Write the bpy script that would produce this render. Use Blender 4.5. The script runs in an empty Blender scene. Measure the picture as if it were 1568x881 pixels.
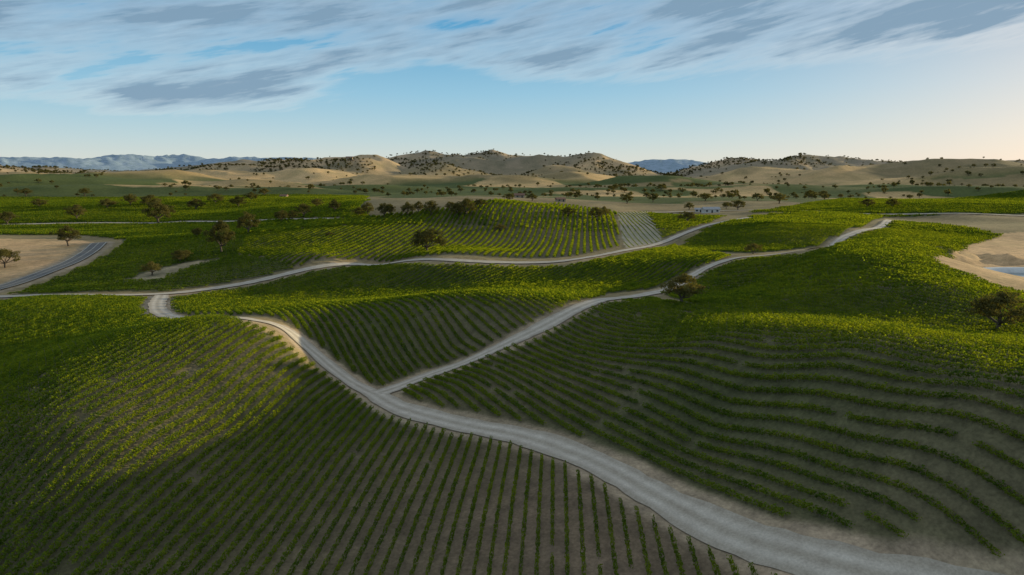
import bpy, math, random
import numpy as np
from mathutils import Vector, kdtree
rng=np.random.default_rng(7); random.seed(7)
S=bpy.context.scene
# ---------------- camera ----------------
CZ=45.0; F=1060.0; PITCH=math.atan(178.5/F)
cam_d=bpy.data.cameras.new("camera"); cam=bpy.data.objects.new("camera",cam_d); S.collection.objects.link(cam)
cam.location=(0,0,CZ); cam.rotation_euler=(math.pi/2-PITCH,0,0)
cam_d.sensor_width=36; cam_d.lens=36*F/1568; cam_d.clip_end=40000; cam_d.clip_start=0.5
S.camera=cam
cp,sp=math.cos(PITCH),math.sin(PITCH)
def ray(u,v):
    a=(u-784)/F; b=(440.5-v)/F
    return np.array([a, cp+b*sp, -sp+b*cp])
# ---------------- noise ----------------
def vnoise(x,y,seed=0):
    xi=np.floor(x).astype(np.int64); yi=np.floor(y).astype(np.int64)
    fx=x-xi; fy=y-yi; fx=fx*fx*(3-2*fx); fy=fy*fy*(3-2*fy)
    def h(a,b):
        n=(a*374761393+b*668265263+seed*974711)&0x7fffffff
        n=((n^(n>>13))*1274126177)&0x7fffffff
        n=(n^(n>>16))&0xffff
        return n/65535.0
    return (h(xi,yi)*(1-fx)+h(xi+1,yi)*fx)*(1-fy)+(h(xi,yi+1)*(1-fx)+h(xi+1,yi+1)*fx)*fy
def fbm(x,y,o=4,seed=0):
    s=0;a=.5;t=0
    for i in range(o):
        s=s+a*vnoise(x,y,seed+i*17); t+=a; a*=.5; x=x*2.03+5.1; y=y*2.03+1.7
    return s/t
def sstep(a,b,x):
    t=np.clip((x-a)/(b-a),0,1); return t*t*(3-2*t)
# ---------------- terrain height ----------------
uvz=[ # survey points of the near valley
(400,505,11.5),(250,570,11),(100,630,11),(-200,700,6.5),(100,500,5.0),(-200,500,0),(0,470,4.5),(-50,570,5),(500,700,4.6),(300,750,5.2),(350,650,6.4),(100,850,5),(-200,850,3.5),
(600,850,4),(870,850,5),(870,750,6),(1100,860,6),(575,600,3),(470,530,7),(430,500,10),(300,490,7.5),(240,470,4),(240,455,3),
(700,650,4),(870,690,5),(1050,785,6.5),(1250,860,8),(1400,950,7),(700,590,5),(900,600,7.5),(900,520,9),(950,475,11),(1045,465,10),
(1100,520,15),(1100,650,9.5),(1300,540,18),(1300,700,12),(1500,600,18.5),(1500,800,11.5),(1700,700,17),(1650,900,9.5),(1800,560,20),(1568,560,19),
(1480,510,15),(1300,480,14),(1290,395,18),(1180,400,14),(1120,450,8.5),(1450,440,17),(1568,455,14),(1900,450,14),(1000,450,8),(1060,420,8.5),(1110,400,11),
(1240,385,13),(1350,345,12),(1400,368,18),(1470,400,13),(1560,425,11),(1520,380,12),(1100,365,9),(1200,340,14),
(560,585,3),(520,500,7),(750,480,10),(850,455,10),(700,530,5),(650,465,10),(480,478,8),(650,440,4),(650,408,8),(560,403,6),(300,445,3),(400,440,3),(850,425,6),(900,405,8),(1000,405,9),
(850,395,8),(850,360,8),(850,322,15),(655,385,10),(500,390,9),(450,360,9),(700,345,11),(720,325,16),
(100,400,3),(0,430,2),(-300,430,3),(230,400,4),(330,395,6),(240,340,5),(100,350,5),(-300,350,6),(300,320,9),(100,310,12),(620,305,18),(1000,345,9),(1080,325,10),
(1450,312,15),(1800,320,15),(1250,325,12),
]
cx=[];cy=[];cz=[]
for u,v,z in uvz:
    z=6+(z-6)*1.3
    d=ray(u,v); t=(CZ-z)/(-d[2]); cx.append(t*d[0]); cy.append(t*d[1]); cz.append(z)
for a in (-100,-70,-50,50,70,100):
    for r,z in ((25,5),(80,6),(220,4),(600,12),(1200,14)):
        if abs(a)==50 and r<600: continue
        if a>0 and r<300: z+=7
        cx.append(r*math.sin(math.radians(a))); cy.append(r*math.cos(math.radians(a))); cz.append(z)
cx+= [0,0,-15,15]; cy+=[8,28,28,28]; cz+=[2,3.2,3,4]
cx=np.array(cx);cy=np.array(cy);cz=np.array(cz,float)
def warp(x,y):
    return np.arctan2(x,y), np.log(np.hypot(x,y)+30)
ca,cl=warp(cx,cy)
def phi(r2): return 0.5*r2*np.log(r2+1e-9)
n=len(cx)
K=phi((ca[:,None]-ca[None])**2+(cl[:,None]-cl[None])**2)+np.eye(n)*6e-4
P=np.stack([np.ones(n),ca,cl],1)
M=np.zeros((n+3,n+3));M[:n,:n]=K;M[:n,n:]=P;M[n:,:n]=P.T
W=np.linalg.solve(M,np.concatenate([cz,[0,0,0]]))
def rbf(x,y):
    x=np.asarray(x,float);y=np.asarray(y,float);sh=x.shape;x=x.ravel();y=y.ravel()
    out=np.empty(len(x))
    for i in range(0,len(x),20000):
        a,l=warp(x[i:i+20000],y[i:i+20000])
        out[i:i+20000]=phi((a[:,None]-ca)**2+(l[:,None]-cl)**2)@W[:n]+W[n]+W[n+1]*a+W[n+2]*l
    return out.reshape(sh)
# far hills: (u, v_top, distance, half width m, half depth m)
bumps=[(80,270,1350,160,90),(230,267,1500,170,110),(-150,265,1500,300,150),(390,275,1350,90,90),(480,260,1900,130,150),(620,268,1600,130,120),(560,282,1150,90,60),(770,268,1500,120,110),
(290,284,1050,120,55),(450,286,1000,90,50),(120,283,1080,130,55),(1000,284,1120,110,60),(880,286,1060,80,50),(1180,283,1120,110,60),(1330,282,1200,110,60),(1480,284,1080,130,60),
(900,264,1650,110,110),(1010,268,1350,120,90),(1110,278,1250,80,70),(1190,260,1800,150,160),(1300,260,1700,110,130),(1440,251,1900,190,180),(1570,258,1500,160,120),(1750,255,1700,300,180),
(690,258,2000,110,130),(850,258,2000,90,130),(330,265,1900,150,140),(100,267,2000,150,140),
(380,255,2500,150,200),(460,250,2500,150,220),(545,242,2400,150,200),(640,241,2700,190,200),(715,239,2600,150,200),(765,244,2650,120,200),(815,241,2500,140,200),(905,245,2400,150,190),(960,258,2300,100,200),
(1130,250,2700,170,200),(1230,249,2600,190,200),(1310,254,2700,170,200),(300,259,2600,250,200),(150,262,2800,300,200),(0,263,2600,300,200),(-200,258,2500,400,200),(1380,254,2800,250,220),(1650,250,2700,300,200),
(90,243,9000,900,600),(195,239,9500,500,500),(285,238,9800,550,500),(370,242,9000,700,500),(460,243,8800,500,500),(1040,246,6500,420,500),(980,249,6500,300,400),(1200,251,8000,900,500),(1520,252,7000,500,500),(-100,242,9000,900,600),(1700,250,8000,900,600),(700,250,8000,1500,500)]
B=[]
for u,v,D,w,dp in bumps:
    d=ray(u,v); L=math.hypot(d[0],d[1]); z=CZ+D*d[2]/L
    B.append((D*d[0]/L,D*d[1]/L,z-12,w,dp,math.atan2(d[0],d[1])))
for a in list(range(-180,-60,12))+list(range(60,180,12)):
    for D,zz in ((1500,45),(2600,90)):
        aa=math.radians(a+random.uniform(-4,4)); B.append((D*math.sin(aa),D*math.cos(aa),zz*random.uniform(.5,1)*.6,250,200,aa))
def far(x,y):
    r=np.hypot(x,y)
    s=np.zeros_like(x)
    k=sstep(900,1500,r);fr=sstep(1700,2300,r)
    wx=x+(20+50*k)*(fbm(x/260,y/260,3,5)-.5)*2; wy=y+(20+50*k)*(fbm(x/260,y/260,3,9)-.5)*2
    for bx,by,h,w,dp,a in B:
        if h<=0: continue
        dx=wx-bx;dy=wy-by
        la=dx*math.cos(a)-dy*math.sin(a); de=dx*math.sin(a)+dy*math.cos(a)
        s+=(h*np.exp(-(la/w)**2*.7-(de/dp)**2*.7))**3
    s=s**(1/3)
    g=1-np.abs(fbm(wx/190,wy/190,4,31)-.5)*4
    rg=np.clip(1-np.abs(fbm(wx/330,wy/230,3,71)-.5)*5,0,1)**1.3
    s=s*(0.86+0.06*fr+(0.12+.06*fr)*g)+ rg*(15+6*fr)*sstep(950,1500,r)*(1-sstep(3000,4500,r))*(.35+.65*np.clip(s/60,0,1))
    return 12+s+(fbm(x/90,y/90,3,44)-.5)*(5+6*fr)*sstep(900,1600,r)*(1-sstep(4000,6000,r))
POND=None;BANK=None
def H(x,y):
    x=np.asarray(x,float);y=np.asarray(y,float)
    r=np.hypot(x,y)
    a=np.abs(np.arctan2(x,y)); 
    z=rbf(x,y)
    wb=sstep(math.radians(85),math.radians(125),a)
    z=z*(1-wb)+6*wb
    z=np.clip(z,-8,40)
    z=z+(fbm(x/55,y/55,2,77)-.5)*1.2*sstep(30,80,r)+(fbm(x/95+3,y/95,2,19)-.5)*6.0*sstep(230,340,r)
    w=sstep(680,960,r)
    z=z*(1-w)+far(x,y)*w
    if BANK:
        q=np.hypot(x-BANK[0],y-BANK[1]); k=1-sstep(14,34,q)
        z=z+(np.abs(fbm(x/14,y/14,4,55)-.5)*9-.8)*k
    if POND:
        q=np.hypot((x-POND[0])/1.5,y-POND[1]); k=1-sstep(17,27,q)
        z=z*(1-k)+(POND[2]+1.0-3.0*(1-sstep(10,14.5,q)))*k
    return z
def cast(pts):
    pts=np.array(pts,float); D=np.array([ray(u,v) for u,v in pts])
    t=np.exp(np.linspace(math.log(20),math.log(6000),900))
    X=D[:,0:1]*t;Y=D[:,1:2]*t;Z=CZ+D[:,2:3]*t
    below=Z<H(X,Y)
    idx=np.argmax(below,1); idx[~below.any(1)]=len(t)-1
    idx=np.maximum(idx,1)
    t0=t[idx-1];t1=t[idx]
    for _ in range(14):
        tm=(t0+t1)/2; b=(CZ+D[:,2]*tm)<H(D[:,0]*tm,D[:,1]*tm)
        t1=np.where(b,tm,t1);t0=np.where(b,t0,tm)
    return D[:,0]*t1,D[:,1]*t1
px_,py_=cast([(1600,425),(1490,392)]); pz_=H(px_,py_)
POND=(float(px_[0]),float(py_[0]),float(pz_[0]));BANK=(float(px_[1]),float(py_[1]))
# ---------------- plan of roads & blocks ----------------
roads_uv={
'A':([(575,605),(545,590),(515,570),(480,540),(450,512),(415,495),(375,490),(300,490),(262,487),(242,478),(240,465),(248,453)],5.0),
'B':([(580,603),(650,575),(750,540),(830,505),(900,468),(935,458),(1000,450),(1060,420),(1110,400),(1150,393),(1240,385),(1280,370),(1310,357),(1350,350),(1362,338)],4.5),
'C':([(575,605),(610,628),(700,650),(800,668),(870,690),(950,730),(1050,785),(1150,830),(1250,860),(1350,888),(1500,925),(1700,960)],5.2),
'D':([(-400,462),(-150,457),(0,455),(130,454),(250,452),(340,440),(450,418),(520,407),(560,403),(650,400),(730,402),(800,403),(880,400),(950,386),(1020,370),(1070,350),(1100,342),(1150,334)],4.2),
'E':([(-300,350),(0,345),(180,341),(300,340),(420,337),(520,336)],5.0),
'G':([(1000,326),(1100,323),(1250,325),(1400,328),(1568,332),(1800,334)],4.5),
}
hwy_uv=[(-400,520),(-150,478),(0,443),(60,422),(110,402),(140,385),(152,373)]
def smooth_path(x,y,step):
    p=np.stack([x,y],1)
    for _ in range(3):
        q=[p[0]]
        for i in range(len(p)-1):
            q.append(p[i]*.75+p[i+1]*.25); q.append(p[i]*.25+p[i+1]*.75)
        q.append(p[-1]); p=np.array(q)
    seg=np.hypot(*np.diff(p,axis=0).T); s=np.concatenate([[0],np.cumsum(seg)])
    n=max(3,int(s[-1]/step)); ss=np.linspace(0,s[-1],n)
    return np.stack([np.interp(ss,s,p[:,0]),np.interp(ss,s,p[:,1])],1)
roads={}
for k,(pts,w) in roads_uv.items():
    x,y=cast(pts); roads[k]=(smooth_path(x,y,2.0),w)
x,y=cast(hwy_uv); hwy=smooth_path(x,y,2.0)
allroad=np.concatenate([r[0] for r in roads.values()]); allw=np.concatenate([np.full(len(r[0]),r[1]/2) for r in roads.values()])
allroad=np.concatenate([allroad,hwy]);allw=np.concatenate([allw,np.full(len(hwy),6.0)])
KD=kdtree.KDTree(len(allroad))
for i,p in enumerate(allroad): KD.insert((p[0],p[1],0),i)
KD.balance()
def road_dist(x,y):
    x=np.asarray(x,float);y=np.asarray(y,float)
    out=np.full(x.shape,50.0)
    for i in np.where(np.hypot(x,y)<1100)[0]:
        c,j,d=KD.find((x[i],y[i],0)); out[i]=d-allw[j]
    return out
blocks={
'A':([(-900,472),(0,463),(225,458),(228,485),(265,495),(375,500),(420,515),(460,550),(520,590),(590,640),(700,662),(800,685),(870,705),(950,750),(1050,800),(1150,850),(1250,885),(1500,945),(1700,990),(1700,1500),(-900,1500)],3.6,1.6),
'B':([(596,603),(650,585),(750,550),(830,515),(900,478),(940,466),(1000,460),(1075,470),(1300,490),(1480,512),(2300,545),(2300,1050),(1700,955),(1500,915),(1350,880),(1250,852),(1150,822),(1050,775),(950,718),(870,678),(800,656),(700,638),(620,617)],-27,2.0),
'F':([(1010,447),(1070,422),(1115,405),(1150,398),(1240,392),(1285,378),(1300,365),(1340,355),(1368,340),(1480,350),(1530,362),(1480,380),(1420,398),(1450,412),(1500,430),(1540,446),(2300,470),(2300,545),(1480,512),(1300,490),(1075,470)],-30,2.1),
'C':([(275,482),(380,483),(440,495),(480,525),(530,572),(572,594),(650,566),(750,530),(830,495),(900,458),(930,450),(850,440),(620,457),(450,472),(330,480)],-26,2.0),
'D':([(265,480),(262,458),(340,447),(450,425),(560,410),(650,407),(800,410),(880,407),(955,392),(1030,375),(1120,392),(1100,400),(1050,420),(1000,443),(930,450),(850,440),(620,457),(450,472),(330,480)],32,2.2),
'E':([(360,390),(450,410),(560,397),(650,393),(800,396),(880,393),(950,378),(942,325),(850,312),(700,318),(560,333),(430,335),(400,345)],6,3.2),
'S':([(945,326),(992,324),(1014,368),(958,380)],4,2.8),
'E2':([(992,326),(1110,332),(1085,342),(1015,366)],40,3.0),
'H':([(1040,378),(1080,352),(1150,332),(1350,326),(1355,335),(1300,353),(1240,380),(1150,388),(1060,385)],-58,2.8),
'R':([(1150,326),(1300,305),(1600,290),(2300,290),(2300,335),(1370,333)],75,3.4),
'G':([(0,458),(110,418),(190,376),(180,345),(560,340),(420,340),(360,390),(450,408),(450,413),(340,435),(250,447)],68,2.8),
'G2':([(-900,303),(560,300),(560,334),(-900,342)],82,3.4),
'G3':([(-900,348),(180,346),(185,366),(120,360),(-900,366)],80,2.8),
}
def inpoly(px,py,x,y):
    c=np.zeros(x.shape,bool); j=len(px)-1
    for i in range(len(px)):
        with np.errstate(divide='ignore',invalid='ignore'):
            t=((py[i]>y)!=(py[j]>y))&(x<(px[j]-px[i])*(y-py[i])/(py[j]-py[i]+1e-12)+px[i])
        c^=t; j=i
    return c
BP={}
for k,(pts,a,sp_) in blocks.items():
    x,y=cast(pts); BP[k]=(x,y,math.radians(a),sp_)
dirt_uv={'L':[(-400,500),(0,440),(60,418),(120,390),(150,372),(110,366),(0,366),(-400,372)],
 'Rb':[(1425,398),(1480,376),(1535,358),(1800,350),(1900,440),(1568,452),(1530,440),(1490,424)],
 'P':[(192,430),(225,416),(290,401),(340,397),(290,410),(235,432)]}
DP={k:cast(v) for k,v in dirt_uv.items()}
def block_of(x,y):
    b=np.full(x.shape,-1)
    for i,(k,(px,py,a,s)) in enumerate(BP.items()):
        m=inpoly(px,py,x,y)&(b<0); b[m]=i
    for k,(px,py) in DP.items(): b[inpoly(px,py,x,y)]=-3 if k=='P' else -2
    return b
# ---------------- mesh helpers ----------------
def mesh_np(name,V,Fq,mats,mi=None,smooth=True):
    V=np.asarray(V,np.float32);Fq=np.asarray(Fq,np.int32);k=Fq.shape[1]
    me=bpy.data.meshes.new(name)
    me.vertices.add(len(V));me.vertices.foreach_set("co",V.ravel())
    me.loops.add(Fq.size);me.loops.foreach_set("vertex_index",Fq.ravel())
    me.polygons.add(len(Fq));me.polygons.foreach_set("loop_start",np.arange(len(Fq),dtype=np.int32)*k)
    me.polygons.foreach_set("loop_total",np.full(len(Fq),k,np.int32))
    for m in mats: me.materials.append(m)
    if mi is not None: me.polygons.foreach_set("material_index",np.asarray(mi,np.int32))
    me.polygons.foreach_set("use_smooth",np.full(len(Fq),smooth))
    me.update(calc_edges=True); me.validate()
    return me
def link(name,me,loc=(0,0,0)):
    o=bpy.data.objects.new(name,me);o.location=loc;S.collection.objects.link(o);return o
# ---------------- materials ----------------
def newmat(name):
    m=bpy.data.materials.new(name);m.use_nodes=True;nt=m.node_tree;nt.nodes.clear()
    out=nt.nodes.new("ShaderNodeOutputMaterial");return m,nt,out
def N(nt,t,**kw):
    n=nt.nodes.new(t)
    for k,v in kw.items(): setattr(n,k,v)
    return n
def noise(nt,vec,scale,detail=4,rough=.55):
    n=N(nt,"ShaderNodeTexNoise");n.inputs["Scale"].default_value=scale;n.inputs["Detail"].default_value=detail;n.inputs["Roughness"].default_value=rough
    nt.links.new(vec,n.inputs["Vector"]);return n.outputs["Fac"]
def ramp(nt,fac,stops):
    r=N(nt,"ShaderNodeValToRGB");e=r.color_ramp.elements
    while len(e)<len(stops): e.new(.5)
    for i,(p,c) in enumerate(stops):
        e[i].position=p;e[i].color=(*c,1) if len(c)==3 else c
    nt.links.new(fac,r.inputs[0]);return r.outputs[0]
def mixc(nt,f,a,b,bt='MIX'):
    m=N(nt,"ShaderNodeMix",data_type='RGBA',blend_type=bt)
    for s,v in ((m.inputs[0],f),(m.inputs[6],a),(m.inputs[7],b)):
        if isinstance(v,(int,float)): s.default_value=v
        elif isinstance(v,tuple): s.default_value=(*v,1)
        else: nt.links.new(v,s)
    return m.outputs[2]
def math_(nt,op,a,b=None,c=None,clamp=False):
    m=N(nt,"ShaderNodeMath",operation=op);m.use_clamp=clamp
    for s,v in zip(m.inputs,(a,b,c)):
        if v is None: continue
        if isinstance(v,(int,float)): s.default_value=v
        else: nt.links.new(v,s)
    return m.outputs[0]
def simple(name,col,var=.25,scale=1.0,rough=.9):
    m,nt,out=newmat(name);b=N(nt,"ShaderNodeBsdfPrincipled");b.inputs["Roughness"].default_value=rough
    tc=N(nt,"ShaderNodeNewGeometry");f=noise(nt,tc.outputs["Position"],scale)
    c=ramp(nt,f,[(.3,tuple(x*(1-var) for x in col)),(.7,tuple(min(1,x*(1+var)) for x in col))])
    nt.links.new(c,b.inputs["Base Color"]);nt.links.new(b.outputs[0],out.inputs[0]);return m
def leafmat(name,c0,c1,trans=.45,tm=(1.5,1.35,.5)):
    m,nt,out=newmat(name)
    oi=N(nt,"ShaderNodeObjectInfo");g=N(nt,"ShaderNodeNewGeometry")
    f=noise(nt,g.outputs["Position"],.9,3);f2=noise(nt,g.outputs["Position"],.03,3)
    ff=math_(nt,'ADD',math_(nt,'MULTIPLY',oi.outputs["Random"],.3),math_(nt,'ADD',math_(nt,'MULTIPLY',f,.5),math_(nt,'MULTIPLY',f2,.5)))
    c=ramp(nt,ff,[(.4,c0),(.9,c1)])
    d=N(nt,"ShaderNodeBsdfDiffuse");t=N(nt,"ShaderNodeBsdfTranslucent");mx=N(nt,"ShaderNodeMixShader");mx.inputs[0].default_value=trans
    tcx=mixc(nt,1.0,c,tm,'MULTIPLY')
    nt.links.new(c,d.inputs[0]);nt.links.new(tcx,t.inputs[0]);nt.links.new(d.outputs[0],mx.inputs[1]);nt.links.new(t.outputs[0],mx.inputs[2]);nt.links.new(mx.outputs[0],out.inputs[0]);return m
M_vine=leafmat("vine_leaves",(.04,.088,.018),(.115,.175,.028),.48,(3.7,2.55,.3))
M_oak=leafmat("oak_leaves",(.07,.075,.03),(.18,.16,.06),.35)
M_bark=simple("bark",(.10,.075,.055),.4,3)
M_post=simple("wood_post",(.16,.13,.10),.3,3)
# ground
M_ground,nt,out=newmat("ground_soil_grass")
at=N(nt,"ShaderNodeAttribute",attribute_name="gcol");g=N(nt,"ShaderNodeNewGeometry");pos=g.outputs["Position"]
f1=noise(nt,pos,.35,6,.65);f2=noise(nt,pos,2.5,4,.6);f3=noise(nt,pos,.02,5,.6)
k1=ramp(nt,f1,[(.3,(.68,.68,.68)),(.7,(1.25,1.23,1.19))]);k2=ramp(nt,f2,[(.3,(.75,.75,.75)),(.7,(1.25,1.25,1.25))]);k3=ramp(nt,f3,[(.3,(.75,.8,.75)),(.7,(1.2,1.15,1.15))])
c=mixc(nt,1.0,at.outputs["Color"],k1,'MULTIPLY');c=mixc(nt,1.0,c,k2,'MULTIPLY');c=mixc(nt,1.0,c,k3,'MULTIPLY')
b=N(nt,"ShaderNodeBsdfPrincipled");b.inputs["Roughness"].default_value=1;b.inputs["Specular IOR Level"].default_value=.1
bp=N(nt,"ShaderNodeBump");bp.inputs["Strength"].default_value=.5;bp.inputs["Distance"].default_value=.25;nt.links.new(f1,bp.inputs["Height"])
nt.links.new(c,b.inputs["Base Color"]);nt.links.new(bp.outputs[0],b.inputs["Normal"]);nt.links.new(b.outputs[0],out.inputs[0])
# road
M_road,nt,out=newmat("dusty_dirt_road")
uv=N(nt,"ShaderNodeAttribute",attribute_name="across");g=N(nt,"ShaderNodeNewGeometry");pos=g.outputs["Position"]
f1=noise(nt,pos,.5,6,.65);f2=noise(nt,pos,4,4,.6)
base=ramp(nt,f1,[(.3,(.41,.355,.29)),(.7,(.58,.52,.44))])
ab=math_(nt,'ABSOLUTE',uv.outputs["Fac"])
tr=math_(nt,'ABSOLUTE',math_(nt,'SUBTRACT',ab,.42))
trk=ramp(nt,math_(nt,'ADD',tr,math_(nt,'MULTIPLY',math_(nt,'SUBTRACT',f1,.5),.25)),[(.05,(1.12,1.12,1.12)),(.35,(.84,.82,.78))])
c=mixc(nt,1.0,base,trk,'MULTIPLY');c=mixc(nt,1.0,c,ramp(nt,f2,[(.3,(.85,.85,.85)),(.7,(1.1,1.1,1.1))]),'MULTIPLY')
b=N(nt,"ShaderNodeBsdfPrincipled");b.inputs["Roughness"].default_value=1;nt.links.new(c,b.inputs["Base Color"]);nt.links.new(b.outputs[0],out.inputs[0])
M_asph=simple("asphalt",(.13,.125,.12),.2,.6)
M_paint=simple("road_paint",(.6,.58,.5),.1,2)
# ---------------- terrain mesh ----------------
ang=np.concatenate([np.linspace(-180,-62,60,endpoint=False),np.linspace(-62,-44,60,endpoint=False),np.linspace(-44,44,560,endpoint=False),np.linspace(44,62,60,endpoint=False),np.linspace(62,180,60,endpoint=False)])
ang=np.radians(ang);na=len(ang)
rad=np.exp(np.linspace(math.log(4),math.log(15000),780));nr=len(rad)
R,A=np.meshgrid(rad,ang,indexing='ij')
TX=(R*np.sin(A)).ravel();TY=(R*np.cos(A)).ravel()
TZ=H(TX,TY)
V=np.stack([TX,TY,TZ],1);V=np.vstack([V,[[0,0,float(H(np.array([0.]),np.array([0.1]))[0])]]])
i=np.arange(nr-1)[:,None];j=np.arange(na)[None];j2=(j+1)%na
Fq=np.stack([i*na+j,i*na+j2,(i+1)*na+j2,(i+1)*na+j],-1).reshape(-1,4)[:, ::-1]
ter=mesh_np("terrain",V,Fq,[M_ground])
# colours
r=np.hypot(TX,TY)
blk=block_of(TX,TY);rd=road_dist(TX,TY)
nz=fbm(TX/30,TY/30,4,2);nz2=fbm(TX/6,TY/6,3,8);nz3=fbm(TX/150,TY/150,4,28)
def col(a): return np.array(a)[None]
gold=col((.56,.385,.185))*(0.62+.35*nz[:,None]+.45*nz3[:,None])
grn=col((.06,.09,.028)); soil=col((.225,.175,.125)); dirt=col((.38,.30,.215))
C=gold.copy()
keys=list(BP.keys())
gmix={'A':.5,'B':.45,'F':.6,'C':.4,'D':.6,'E':.3,'S':0,'E2':.3,'H':.6,'R':.9,'G':.65,'G2':.5,'G3':.6}
for i_,k in enumerate(keys):
    m=blk==i_; f=np.clip(gmix[k]+(nz[m]-.5)*.8,0,1)[:,None]
    if k=='A':
        w=sstep(62,15,np.hypot(TX[m]-14,(TY[m]-62)*.8))[:,None]; f=np.clip(f*(1-w),0,1)
    C[m]=soil*(1-f)+grn*f
    if k=='S': C[m]=col((.46,.40,.31))
C[blk==-2]=(col((.60,.40,.22))*(0.55+.9*nz2[:,None]*.5+.45*nz[:,None]))[blk==-2]
C[blk==-3]=(col((.34,.28,.18))*(.6+.8*nz2[:,None]))[blk==-3]
near=(r<760)&(blk==-1)
C[near]=(col((.28,.22,.12))*(.7+.6*nz[:,None]))[near]
# verge beside roads
wv=np.clip(1-(rd-.2-nz2*2.0)/1.0,0,1)[:,None]*np.where(r<1000,1,0)[:,None]
C=C*(1-wv)+dirt*(.8+.4*nz2[:,None])*wv
ff=fbm(TX/220,TY/220,5,61);chap=sstep(.47,.60,ff+.08*sstep(1900,2500,r)*1.0)*sstep(1000,1300,r)
C=C*(1-chap[:,None]*.65)+col((.15,.135,.07))*chap[:,None]*.65
fieldn=fbm(TX/170+7,TY/110,2,90);fld=(sstep(.43,.45,fieldn+.05*(nz-.5))*(1-sstep(1400,1500,r+120*(nz3-.5)))*np.where((blk==-1)&(r>700),1,0))[:,None]
C=C*(1-fld)+col((.10,.125,.04))*(.8+.4*nz3[:,None])*fld
hz=(sstep(1300,3200,r)*.38)[:,None];C=C*(1-hz)+col((.34,.34,.37))*hz  # distance haze painted into the ground colour of the far hills
wm=sstep(4000,6000,r)[:,None];C=C*(1-wm)+col((.32,.42,.54))*wm  # farthest mountains: hazy aerial blue put straight into their base colour
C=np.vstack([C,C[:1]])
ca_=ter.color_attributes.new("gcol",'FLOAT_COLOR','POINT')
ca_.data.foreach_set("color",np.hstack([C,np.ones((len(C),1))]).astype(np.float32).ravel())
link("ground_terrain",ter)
# ---------------- roads ----------------
def strip(name,path,w,mat,lift=.05,na_=8,ragged=.35,x0=None,x1=None):
    d=np.gradient(path,axis=0);d/=np.hypot(d[:,0],d[:,1])[:,None]+1e-9;nrm=np.stack([d[:,1],-d[:,0]],1)
    s=np.linspace(-1,1,na_) ; n_=len(path)
    if x0 is not None: off=np.linspace(x0,x1,na_)[None]*np.ones((n_,1))
    else:
        e=(vnoise(np.arange(n_)*.8,np.zeros(n_),3)-.5)*2*ragged
        off=s[None]*(w/2)+np.where(s[None]>0,1,-1)*np.abs(s[None])**3*e[:,None]
    X=path[:,0:1]+nrm[:,0:1]*off;Y=path[:,1:2]+nrm[:,1:2]*off
    rr=np.hypot(X,Y);Z=H(X,Y)+lift+.0009*rr
    Vv=np.stack([X,Y,Z],-1).reshape(-1,3)
    a=np.arange(n_-1)[:,None];b_=np.arange(na_-1)[None]
    Fr=np.stack([a*na_+b_,a*na_+b_+1,(a+1)*na_+b_+1,(a+1)*na_+b_],-1).reshape(-1,4)
    me=mesh_np(name,Vv,Fr,[mat]);at=me.attributes.new("across",'FLOAT','POINT')
    at.data.foreach_set("value",np.tile(s,n_).astype(np.float32));return link(name,me)
for q,(k,(p,w)) in enumerate(roads.items()): strip("dirt_road",p,w,M_road,lift=.05+.006*q)
ar=strip("asphalt_road",hwy,8,M_asph,lift=.06,ragged=.0)
for x0,x1 in ((-3.7,-3.4),(3.4,3.7),(-.12,.12)):
    q=strip("painted_line",hwy,1,M_paint,lift=.09,na_=2,x0=x0,x1=x1);q.parent=ar
# ---------------- pond ----------------
M_water,nt,out=newmat("pond_water");b=N(nt,"ShaderNodeBsdfPrincipled");b.inputs["Base Color"].default_value=(.10,.16,.18,1);b.inputs["Roughness"].default_value=.08
g=N(nt,"ShaderNodeNewGeometry");bp=N(nt,"ShaderNodeBump");bp.inputs["Strength"].default_value=.1;nt.links.new(noise(nt,g.outputs["Position"],1.5),bp.inputs["Height"]);nt.links.new(bp.outputs[0],b.inputs["Normal"]);nt.links.new(b.outputs[0],out.inputs[0])
M_liner=simple("pond_liner",(.62,.62,.60),.12,.5,.6)
t_=np.linspace(0,2*math.pi,64,endpoint=False)
def ring(q): 
    X=POND[0]+q*1.5*np.cos(t_);Y=POND[1]+q*np.sin(t_);return X,Y
X,Y=ring(13.2);Vw=np.vstack([np.stack([X,Y,np.full(64,POND[2]-.3)],1),[[POND[0],POND[1],POND[2]-.3]]])
j=np.arange(64);link("pond_water",mesh_np("pond_water",Vw,np.stack([j,(j+1)%64,np.full(64,64)],1),[M_water]))
Vl=[]
for q in (11.5,12.5,13.5,14.5,15.3,16.2):
    X,Y=ring(q);Vl.append(np.stack([X,Y,H(X,Y)+.12],1))
Vl=np.vstack(Vl);Fl=[]
for a in range(5): Fl.append(np.stack([a*64+j,a*64+(j+1)%64,(a+1)*64+(j+1)%64,(a+1)*64+j],1))
link("pond_liner_bank",mesh_np("pond_liner",Vl,np.vstack(Fl),[M_liner]))
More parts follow.
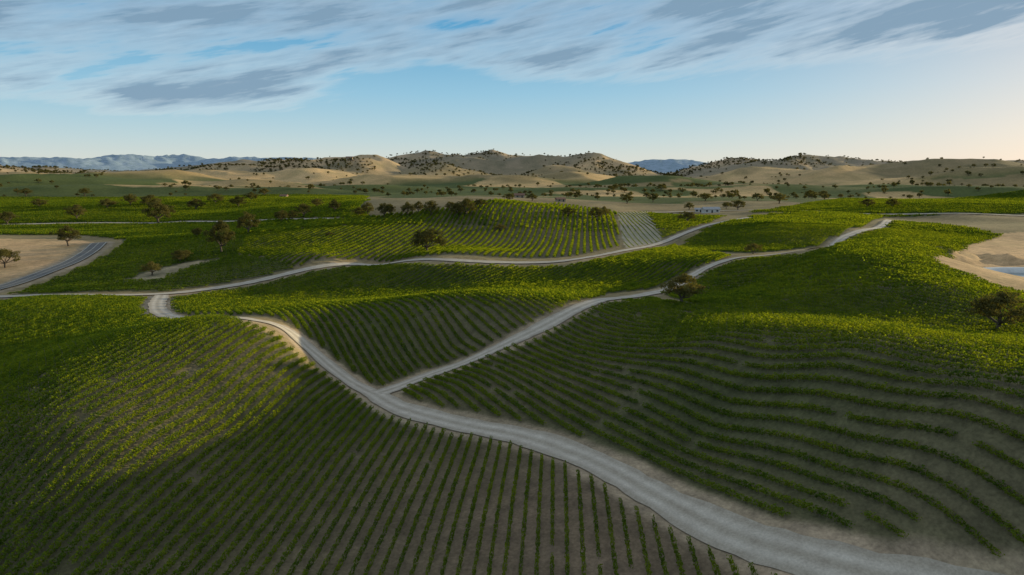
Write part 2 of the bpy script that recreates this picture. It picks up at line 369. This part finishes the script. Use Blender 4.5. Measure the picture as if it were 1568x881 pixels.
# ---------------- leafy geometry ----------------
def quads(P,size,flat=0.0,asp=1.0):
    n_=len(P);nn=rng.normal(size=(n_,3));nn[:,2]+=flat;nn/=np.linalg.norm(nn,axis=1)[:,None]
    t=rng.normal(size=(n_,3));t-=nn*(t*nn).sum(1)[:,None];t/=np.linalg.norm(t,axis=1)[:,None];b_=np.cross(nn,t)
    s=(size*rng.uniform(.6,1.3,n_))[:,None]/2
    Vv=np.stack([P-t*s*asp-b_*s*.35,P-b_*s*.9+t*s*.2,P+t*s*asp+b_*s*.15,P+b_*s],1).reshape(-1,3)
    return Vv,np.arange(4*n_).reshape(-1,4)
def tube(p0,p1,r0,r1,k=5):
    p0=np.array(p0,float);p1=np.array(p1,float);d=p1-p0;d/=np.linalg.norm(d)+1e-9
    u=np.cross(d,[0.3,1,.2]);u/=np.linalg.norm(u);v=np.cross(d,u);a=np.linspace(0,2*math.pi,k,endpoint=False)
    c_=np.cos(a)[:,None]*u+np.sin(a)[:,None]*v
    Vv=np.vstack([p0+c_*r0,p1+c_*r1]);i_=np.arange(k)
    return Vv,np.stack([i_,(i_+1)%k,(i_+1)%k+k,i_+k],1)
def combine(parts):
    V_=[];F_=[];m_=[];o=0
    for (v,f),mi in parts:
        V_.append(v);F_.append(f+o);m_+= [mi]*len(f);o+=len(v)
    return np.vstack(V_),np.vstack(F_),m_
def vine(name,L,nl,size,width=.5,ht=1.0,plants=2,posts=True):
    parts=[];x=rng.uniform(-L/2,L/2,nl)
    if plants:
        pl=-L/2+(np.arange(plants)+.5)*L/plants
        x=pl[rng.integers(0,plants,nl)]+np.clip(rng.normal(0,.38,nl),-.7,.7)*L/plants*1.05
    a=rng.uniform(0,2*math.pi,nl);rr=np.sqrt(rng.uniform(.15,1,nl));ph=rng.uniform(0,6)
    y=np.cos(a)*rr*width/2*(1+.2*np.sin(x*3.1+ph));z=ht*(.66+np.sin(a)*rr*.34*(1+.25*np.sin(x*5+ph)))
    sh=rng.random(nl)<.05;z=np.where(sh,z+.2*ht,z)
    parts.append((quads(np.stack([x,y,z],1),size),0))
    if posts:
        for p_ in pl: parts.append((tube((p_,0,-.2),(p_,0.02,.6*ht),.03,.02,3),1))
        parts.append((tube((-L/2,0,-.2),(-L/2,0,1.1*ht),.025,.025,3),1))
    v,f,m=combine(parts);me=mesh_np(name,v,f,[M_vine,M_post],m,False)
    return bpy.data.objects.new(name,me)
def coll(name,objs):
    c=bpy.data.collections.new(name)
    for o in objs:c.objects.link(o)
    return c
C_near=coll("vines_near",[vine("vine_plant",2.0,170,.2,.72,1.0,2) for _ in range(8)])
C_mid=coll("vines_mid",[vine("vine_segment",4.0,115,.36,.75,1.0,4,False) for _ in range(6)])
C_far=coll("vines_far",[vine("vine_hedge",9.,80,.8,.95,1.25,0,False) for _ in range(4)])
def instancer(name,pts,rot,scl,idx,collection):
    me=bpy.data.meshes.new(name);me.vertices.add(len(pts));me.vertices.foreach_set("co",np.asarray(pts,np.float32).ravel())
    for nm,arr,ty in (("rot",rot,'FLOAT_VECTOR'),("scl",scl,'FLOAT_VECTOR')):
        at=me.attributes.new(nm,ty,'POINT');at.data.foreach_set("vector",np.asarray(arr,np.float32).ravel())
    at=me.attributes.new("idx",'INT','POINT');at.data.foreach_set("value",np.asarray(idx,np.int32))
    me.update();o=link(name,me)
    ng=bpy.data.node_groups.new(name+"_gn",'GeometryNodeTree')
    ng.interface.new_socket("Geometry",in_out='INPUT',socket_type='NodeSocketGeometry');ng.interface.new_socket("Geometry",in_out='OUTPUT',socket_type='NodeSocketGeometry')
    gi=ng.nodes.new("NodeGroupInput");go=ng.nodes.new("NodeGroupOutput");ip=ng.nodes.new("GeometryNodeInstanceOnPoints")
    ci=ng.nodes.new("GeometryNodeCollectionInfo");ci.inputs["Collection"].default_value=collection;ci.inputs["Separate Children"].default_value=True;ci.inputs["Reset Children"].default_value=True
    def na(nm,ty):
        a=ng.nodes.new("GeometryNodeInputNamedAttribute");a.data_type=ty;a.inputs["Name"].default_value=nm
        return [s for s in a.outputs if s.enabled and s.name=="Attribute"][0]
    er=ng.nodes.new("FunctionNodeEulerToRotation")
    ng.links.new(na("rot",'FLOAT_VECTOR'),er.inputs[0]);ng.links.new(er.outputs[0],ip.inputs["Rotation"])
    ng.links.new(na("scl",'FLOAT_VECTOR'),ip.inputs["Scale"]);ng.links.new(na("idx",'INT'),ip.inputs["Instance Index"])
    ip.inputs["Pick Instance"].default_value=True
    ng.links.new(gi.outputs[0],ip.inputs["Points"]);ng.links.new(ci.outputs[0],ip.inputs["Instance"]);ng.links.new(ip.outputs[0],go.inputs[0])
    md=o.modifiers.new("instances",'NODES');md.node_group=ng;return o
# rows
def rows(k,seg,rmin,rmax,azmax):
    px,py,a,s=BP[k];ux,uy=math.sin(a),math.cos(a);vx,vy=math.cos(a),-math.sin(a)
    al=px*ux+py*uy;ac=px*vx+py*vy
    a0,a1=max(al.min(),-rmax),min(al.max(),rmax);c0,c1=max(ac.min(),-rmax),min(ac.max(),rmax)
    if a1<=a0 or c1<=c0: return np.zeros(0),np.zeros(0),a
    ia=np.arange(math.floor(a0/seg),math.ceil(a1/seg)+1)*seg;ic=np.arange(math.floor(c0/s),math.ceil(c1/s)+1)*s
    AA,CC=np.meshgrid(ia,ic);AA=AA.ravel();CC=CC.ravel()
    CC=CC+.04*np.sin(AA*.05+CC)
    X=AA*ux+CC*vx;Y=AA*uy+CC*vy;r=np.hypot(X,Y);az=np.abs(np.degrees(np.arctan2(X,Y)))
    k_=(r>=rmin)&(r<rmax)&(az<azmax)
    X=X[k_];Y=Y[k_]
    k_=inpoly(px,py,X,Y)
    for kk,(qx,qy) in DP.items(): k_&=~inpoly(qx,qy,X,Y)
    X=X[k_];Y=Y[k_]
    rd_=road_dist(X,Y);k_=rd_>1.0+seg*.3
    return X[k_],Y[k_],a
vig={'S':.45,'A':1.05,'E2':.9,'E':1.15,'B':.92,'C':.95}
vw={'B':1.35,'F':1.4,'C':1.3,'D':1.45,'E':1.35,'H':1.4,'G':1.4,'G3':1.4}
for nm,seg,r0,r1,azm,cl_,ni in (("vineyard_rows",2.0,18,170,52,C_near,8),("vineyard_rows",4.,170,420,46,C_mid,6),("vineyard_rows",8.6,420,1150,44,C_far,4)):
    Pp=[];Rr=[];Sc=[]
    for k in BP:
        q=rows(k,seg,r0,r1,azm)
        if len(q[0])==0: continue
        X,Y,a=q
        Z=H(X,Y);e=.5*seg;ux,uy=math.sin(a),math.cos(a)
        dz=(H(X+ux*e,Y+uy*e)-H(X-ux*e,Y-uy*e))/(2*e)
        flip=rng.integers(0,2,len(X))
        yaw=math.pi/2-a+flip*math.pi
        rt=np.stack([np.zeros(len(X)),-np.arctan(dz)*(1-2*flip),yaw],1)
        g_=vig.get(k,1.)*(0.85+.35*fbm(X/20,Y/20,3,12))*rng.uniform(.9,1.1,len(X))
        w_=np.ones(len(X))*vw.get(k,1.)
        if k=='A':
            d_=sstep(75,20,np.hypot(X-14,(Y-62)*.8)); g_=g_*(1-.1*d_);w_=1.1-.45*d_
        keep=~(rng.random(len(X))<(.01 if seg<3 else 0))
        Pp.append(np.stack([X,Y,Z],1)[keep]);Rr.append(rt[keep])
        Sc.append(np.stack([np.sqrt(1+dz*dz),g_*w_,g_],1)[keep])
    Pp=np.vstack(Pp);Rr=np.vstack(Rr);Sc=np.vstack(Sc)
    instancer(nm,Pp,Rr,Sc,rng.integers(0,ni,len(Pp)),cl_)
# ---------------- oaks ----------------
def oak(name,nclump,nleaf,lsize,seed,hh=10.,ww=13.):
    R_=np.random.default_rng(seed);parts=[]
    th=hh*.22;lean=R_.uniform(-.5,.5,2);fork=np.array([lean[0],lean[1],th])
    parts.append((tube((0,0,-.5),fork*.5,.55,.42,7),1));parts.append((tube(fork*.5,fork,.42,.38,7),1))
    cl=[]
    nl=7
    for i in range(nl):
        a=i/nl*2*math.pi+R_.uniform(-.4,.4);rr=ww*.5*R_.uniform(.35,.75);z=hh*R_.uniform(.45,.75)
        e=np.array([math.cos(a)*rr,math.sin(a)*rr,z]);mid=fork+(e-fork)*.5+np.array([0,0,-.4])+R_.normal(0,.3,3)
        parts.append((tube(fork,mid,.26,.17,5),1));parts.append((tube(mid,e,.17,.06,5),1))
        cl.append(e)
        for _ in range(2):
            e2=mid+(e-mid)*R_.uniform(.3,.8)+R_.normal(0,1.0,3)*[1,1,.6]+np.array([0,0,.8]);parts.append((tube(mid,e2,.1,.04,4),1));cl.append(e2)
    while len(cl)<nclump:
        a=R_.uniform(0,2*math.pi);ph=R_.uniform(-.25,1)**1.0*math.pi/2;q=R_.uniform(.6,1)
        lob=1+.22*math.sin(3*a+seed)+.12*math.sin(5*a+2*seed)
        cl.append(np.array([math.cos(a)*math.cos(ph)*ww*.46*q*lob,math.sin(a)*math.cos(ph)*ww*.46*q*lob,hh*.5+math.sin(ph)*hh*.46*q*(1+.1*math.sin(2*a+seed))]))
    cl=np.array(cl);cr=R_.uniform(.7,1.5,len(cl))*hh/10
    Pn=[]
    for c_,q in zip(cl,cr):
        g_=R_.normal(size=(nleaf,3));g_/=np.linalg.norm(g_,axis=1)[:,None];Pn.append(c_+g_*q*R_.uniform(.4,1,nleaf)[:,None]**.6*[1.15,1.15,.7])
    parts.append((quads(np.vstack(Pn),lsize,.4),0))
    v,f,m=combine(parts);return mesh_np(name,v,f,[M_oak,M_bark],m,False)
oaks=[oak("oak_tree_mesh",70,75,.40,s) for s in (1,2,3,4,5)]
foaks=[bpy.data.objects.new("far_oak",oak("far_oak_mesh",34,14,1.3,s)) for s in (11,12,13,14)]
tree_uv=[(1045,467,50,68),(1527,510,66,92),(655,388,40,55),(1153,389,17,30),(233,422,22,34),(340,388,52,45),(380,359,34,38),(303,364,16,20),(275,402,20,30),
(105,377,32,38),(118,337,24,30),(243,343,36,44),(12,345,22,34),(8,410,30,44),(165,320,16,30),(230,318,20,34),(300,322,18,30),(432,341,20,26),(465,333,22,30),(513,325,20,22),
(550,333,16,20),(563,330,20,24),(588,334,24,26),(598,330,18,20),(624,331,22,24),(641,326,18,20),(660,329,22,30),(690,324,16,20),(715,331,28,34),(765,353,10,22),
(870,331,14,26),(913,337,20,28),(1052,341,18,28),(1130,322,16,26),(1193,312,16,28),(1328,318,14,24),(1366,318,14,24),(405,300,12,20),(1012,292,10,20),(365,318,18,28),(505,362,6,16),(1055,322,12,18),(1112,320,11,16),(780,308,12,20),(815,308,12,20),
(60,318,14,24),(200,315,18,26),(255,333,20,24),(330,312,16,26),(385,308,14,22),(448,338,16,20),(485,318,14,24),(735,318,14,22),(700,330,20,24),(925,332,16,22),(960,312,14,22),(1000,310,14,20),(1080,308,12,22),(1160,308,12,20),(1240,303,12,22),(40,300,12,20),(130,300,12,22),(285,398,16,24)]
tx,ty=cast([(u,v) for u,v,_,_ in tree_uv]);tz=H(tx,ty)
for i_,(u,v,hp,wp) in enumerate(tree_uv):
    dep=ty[i_]*cp+(CZ-tz[i_])*sp
    o=link("oak_tree",oaks[i_%5],(tx[i_],ty[i_],tz[i_]))
    hs=hp*dep/F/10.3;ws=wp*dep/F/13.;o.scale=(ws,ws,hs);o.rotation_euler=(0,0,random.uniform(0,6.28))
# distant oaks
nP=150000
rr=np.sqrt(rng.uniform(760**2,3600**2,nP));aa=np.radians(rng.uniform(-55,55,nP));X=rr*np.sin(aa);Y=rr*np.cos(aa)
dn=fbm(X/180,Y/180,4,61+0);far_=sstep(1700,2300,rr)
dens=sstep(.52,.66,dn+.05*far_)*(.06+.42*far_)+.003+.012*far_+.05*sstep(.45,.6,fbm(X/70,Y/70,2,35))*(1-sstep(1050,1300,rr))
line=np.abs(fbm(X/200+3,Y/200,2,123)-.5)<.009
dens=np.where(line&(rr<1300),.5,dens)
k_=(rng.random(nP)<dens)&(block_of(X,Y)<0);X=X[k_];Y=Y[k_];rr=rr[k_];Z=H(X,Y);ns=len(X);s_=rng.uniform(.3,.8,ns)
instancer("distant_oak_trees",np.stack([X,Y,Z],1),np.stack([np.zeros(ns),np.zeros(ns),rng.uniform(0,6.28,ns)],1),np.stack([s_,s_,s_*rng.uniform(.8,1.1,ns)],1),rng.integers(0,4,ns),coll("oaks_far",foaks))
# ---------------- buildings ----------------
M_wall=simple("white_wall",(.62,.60,.55),.08,.5);M_tan=simple("tan_wall",(.36,.29,.21),.1,.5);M_roofm=simple("roof_metal",(.35,.35,.36),.12,.5,.5);M_rooft=simple("roof_tile",(.22,.12,.08),.2,2);M_glass=simple("window_glass",(.04,.05,.06),.1,1,.15)
def box(name,cx_,cy_,cz_,sx_,sy_,sz_,mat,parent):
    x0,x1,y0,y1,z0,z1=cx_-sx_/2,cx_+sx_/2,cy_-sy_/2,cy_+sy_/2,cz_-sz_/2,cz_+sz_/2
    v=[(x0,y0,z0),(x1,y0,z0),(x1,y1,z0),(x0,y1,z0),(x0,y0,z1),(x1,y0,z1),(x1,y1,z1),(x0,y1,z1)]
    f=[(0,3,2,1),(4,5,6,7),(0,1,5,4),(1,2,6,5),(2,3,7,6),(3,0,4,7)]
    o=link(name,mesh_np(name,v,f,[mat],None,False));o.parent=parent;return o
def house(name,u,v,L,D_,h,rot,wall,roof):
    x,y=cast([(u,v)]);z=float(H(x,y)[0]);e=bpy.data.objects.new(name,None);S.collection.objects.link(e);e.location=(x[0],y[0],z);e.rotation_euler=(0,0,math.radians(rot))
    box("walls",0,0,h/2-1,L,D_,h+2,wall,e)
    rh=D_*.28;o_=.6
    v_=[(-L/2-o_,-D_/2-o_,h-.2),(L/2+o_,-D_/2-o_,h-.2),(L/2+o_,D_/2+o_,h-.2),(-L/2-o_,D_/2+o_,h-.2),(-L/2-o_,0,h+rh),(L/2+o_,0,h+rh)]
    me=bpy.data.meshes.new("roof");me.from_pydata(v_,[],[(0,1,5,4),(2,3,4,5),(0,4,3),(1,2,5),(0,3,2,1)]);me.materials.append(roof);q=link("roof",me);q.parent=e
    nw=max(2,int(L/4))
    for i in range(nw):
        xx=-L/2+(i+.5)*L/nw
        if i==nw//2: box("door",xx,-D_/2-.03,1.1,1.3,.1,2.2,M_glass,e)
        else: box("window_%d"%i,xx,-D_/2-.03,h*.55,1.6,.1,1.3,M_glass,e)
    return e
house("winery_building",1088,326,13,6,3.0,8,M_wall,M_roofm);house("winery_building",1070,325,6,4,2.4,-15,M_wall,M_roofm)
house("farmhouse",795,303,9,6,2.6,10,M_tan,M_rooft);house("farmhouse",435,303,8,6,2.4,-8,M_tan,M_rooft);house("farmhouse",858,309,8,5,2.4,20,M_tan,M_rooft)
house("hilltop_house",535,245,20,12,7,5,M_tan,M_rooft)
# ---------------- light & sky ----------------
SA,SE=math.radians(64),math.radians(6.2)
sd=Vector((math.sin(SA)*math.cos(SE),math.cos(SA)*math.cos(SE),math.sin(SE)))
sl=bpy.data.lights.new("sun",'SUN');sl.energy=5.0;sl.angle=math.radians(.6);sl.color=(1,.84,.50)
so=bpy.data.objects.new("sun",sl);S.collection.objects.link(so);so.rotation_euler=sd.to_track_quat('Z','Y').to_euler()
w=bpy.data.worlds.new("World");S.world=w;w.use_nodes=True;nt=w.node_tree;nt.nodes.clear()
out=N(nt,"ShaderNodeOutputWorld");bg=N(nt,"ShaderNodeBackground");bg.inputs[1].default_value=.15
sk=N(nt,"ShaderNodeTexSky",sky_type='NISHITA',sun_disc=False);sk.sun_elevation=SE;sk.sun_rotation=SA;sk.air_density=1;sk.dust_density=.6;sk.ozone_density=1.5
tc=N(nt,"ShaderNodeTexCoord");sx=N(nt,"ShaderNodeSeparateXYZ");nt.links.new(tc.outputs["Generated"],sx.inputs[0])
x_,y_,z_=sx.outputs
az=math_(nt,'MULTIPLY',math_(nt,'ARCTAN2',x_,y_),57.2958);el=math_(nt,'MULTIPLY',math_(nt,'ARCSINE',z_),57.2958)
def sc(c): return tuple(q/.15 for q in c)
grad=ramp(nt,math_(nt,'DIVIDE',el,60,clamp=True),[(0,sc((.66,.75,.72))),(.04,sc((.50,.69,.76))),(.10,sc((.30,.57,.76))),(.19,sc((.09,.36,.63))),(.35,sc((.25,.38,.52))),(1,sc((.33,.37,.41)))])
dp=N(nt,"ShaderNodeVectorMath",operation='DOT_PRODUCT');nt.links.new(tc.outputs["Generated"],dp.inputs[0]);dp.inputs[1].default_value=tuple(sd)
glow=math_(nt,'POWER',math_(nt,'MAXIMUM',dp.outputs["Value"],0),6);low=math_(nt,'SUBTRACT',1,math_(nt,'DIVIDE',math_(nt,'ABSOLUTE',el),26,clamp=True))
grad=mixc(nt,math_(nt,'MULTIPLY',math_(nt,'MULTIPLY',glow,low),1.1,clamp=True),grad,sc((1.2,.90,.72)))
hor=math_(nt,'POWER',math_(nt,'SUBTRACT',1,math_(nt,'DIVIDE',math_(nt,'ABSOLUTE',el),5,clamp=True)),2)
grad=mixc(nt,math_(nt,'MULTIPLY',hor,.4),grad,sc((.88,.78,.64)))
base=mixc(nt,.10,grad,sk.outputs[0])
def comb(a,b):
    c=N(nt,"ShaderNodeCombineXYZ");nt.links.new(a,c.inputs[0]);nt.links.new(b,c.inputs[1]);return c.outputs[0]
ct,st=math.cos(math.radians(12)),math.sin(math.radians(12))
s1=math_(nt,'ADD',math_(nt,'MULTIPLY',az,ct),math_(nt,'MULTIPLY',el,st));t1=math_(nt,'SUBTRACT',math_(nt,'MULTIPLY',el,ct),math_(nt,'MULTIPLY',az,st))
n1=noise(nt,comb(math_(nt,'DIVIDE',s1,16),math_(nt,'DIVIDE',t1,2.8)),1,6,.52)
n2=noise(nt,comb(math_(nt,'DIVIDE',s1,3.4),math_(nt,'DIVIDE',t1,.42)),1,6,.6)
n3=noise(nt,comb(math_(nt,'ADD',math_(nt,'DIVIDE',s1,20),3.3),math_(nt,'DIVIDE',t1,5.5)),1,2,.5)
azn=math_(nt,'DIVIDE',math_(nt,'ADD',az,45),90)
edge=math_(nt,'MULTIPLY',ramp(nt,azn,[(0,(.6,)*3),(.1,(.47,)*3),(.2,(.39,)*3),(.31,(.46,)*3),(.38,(.65,)*3),(.42,(.8,)*3),(.5,(.69,)*3),(.57,(.64,)*3),(.9,(.78,)*3),(1,(.8,)*3)]),10)
bias=ramp(nt,azn,[(0,(.5,)*3),(.12,(.45,)*3),(.22,(.95,)*3),(.33,(.95,)*3),(.43,(.25,)*3),(.52,(.45,)*3),(.62,(.85,)*3),(.85,(.9,)*3),(1,(.6,)*3)])
e2=math_(nt,'SUBTRACT',el,edge)
inside=math_(nt,'MULTIPLY',math_(nt,'ADD',math_(nt,'ADD',e2,math_(nt,'MULTIPLY',math_(nt,'SUBTRACT',n1,.5),2.6)),math_(nt,'MULTIPLY',math_(nt,'SUBTRACT',n2,.5),1.3)),.7,clamp=True)
d_=math_(nt,'ADD',math_(nt,'ADD',math_(nt,'MULTIPLY',math_(nt,'SUBTRACT',n1,.5),4.0),math_(nt,'MULTIPLY',math_(nt,'SUBTRACT',n3,.5),2.6)),math_(nt,'MULTIPLY',math_(nt,'SUBTRACT',n2,.5),.9))
dm=ramp(nt,math_(nt,'ADD',d_,math_(nt,'ADD',math_(nt,'MULTIPLY',bias,.65),.18)),[(0,(0,)*3),(1,(1,)*3)])
fac=math_(nt,'MULTIPLY',math_(nt,'MULTIPLY',inside,dm),.92)
high=math_(nt,'SUBTRACT',1,math_(nt,'MULTIPLY',math_(nt,'DIVIDE',math_(nt,'SUBTRACT',el,18),30,clamp=True),.4))
fac=math_(nt,'MULTIPLY',fac,high)
ccol=ramp(nt,math_(nt,'ADD',math_(nt,'MULTIPLY',fac,.85),math_(nt,'MULTIPLY',math_(nt,'SUBTRACT',n2,.45),.4)),[(.15,sc((.88,.85,.80))),(.40,sc((.50,.58,.65))),(.78,sc((.23,.35,.47)))])
skc=mixc(nt,fac,base,ccol)
nt.links.new(skc,bg.inputs[0]);nt.links.new(bg.outputs[0],out.inputs[0])
S.view_settings.view_transform='Standard';S.view_settings.look='None';S.view_settings.exposure=0
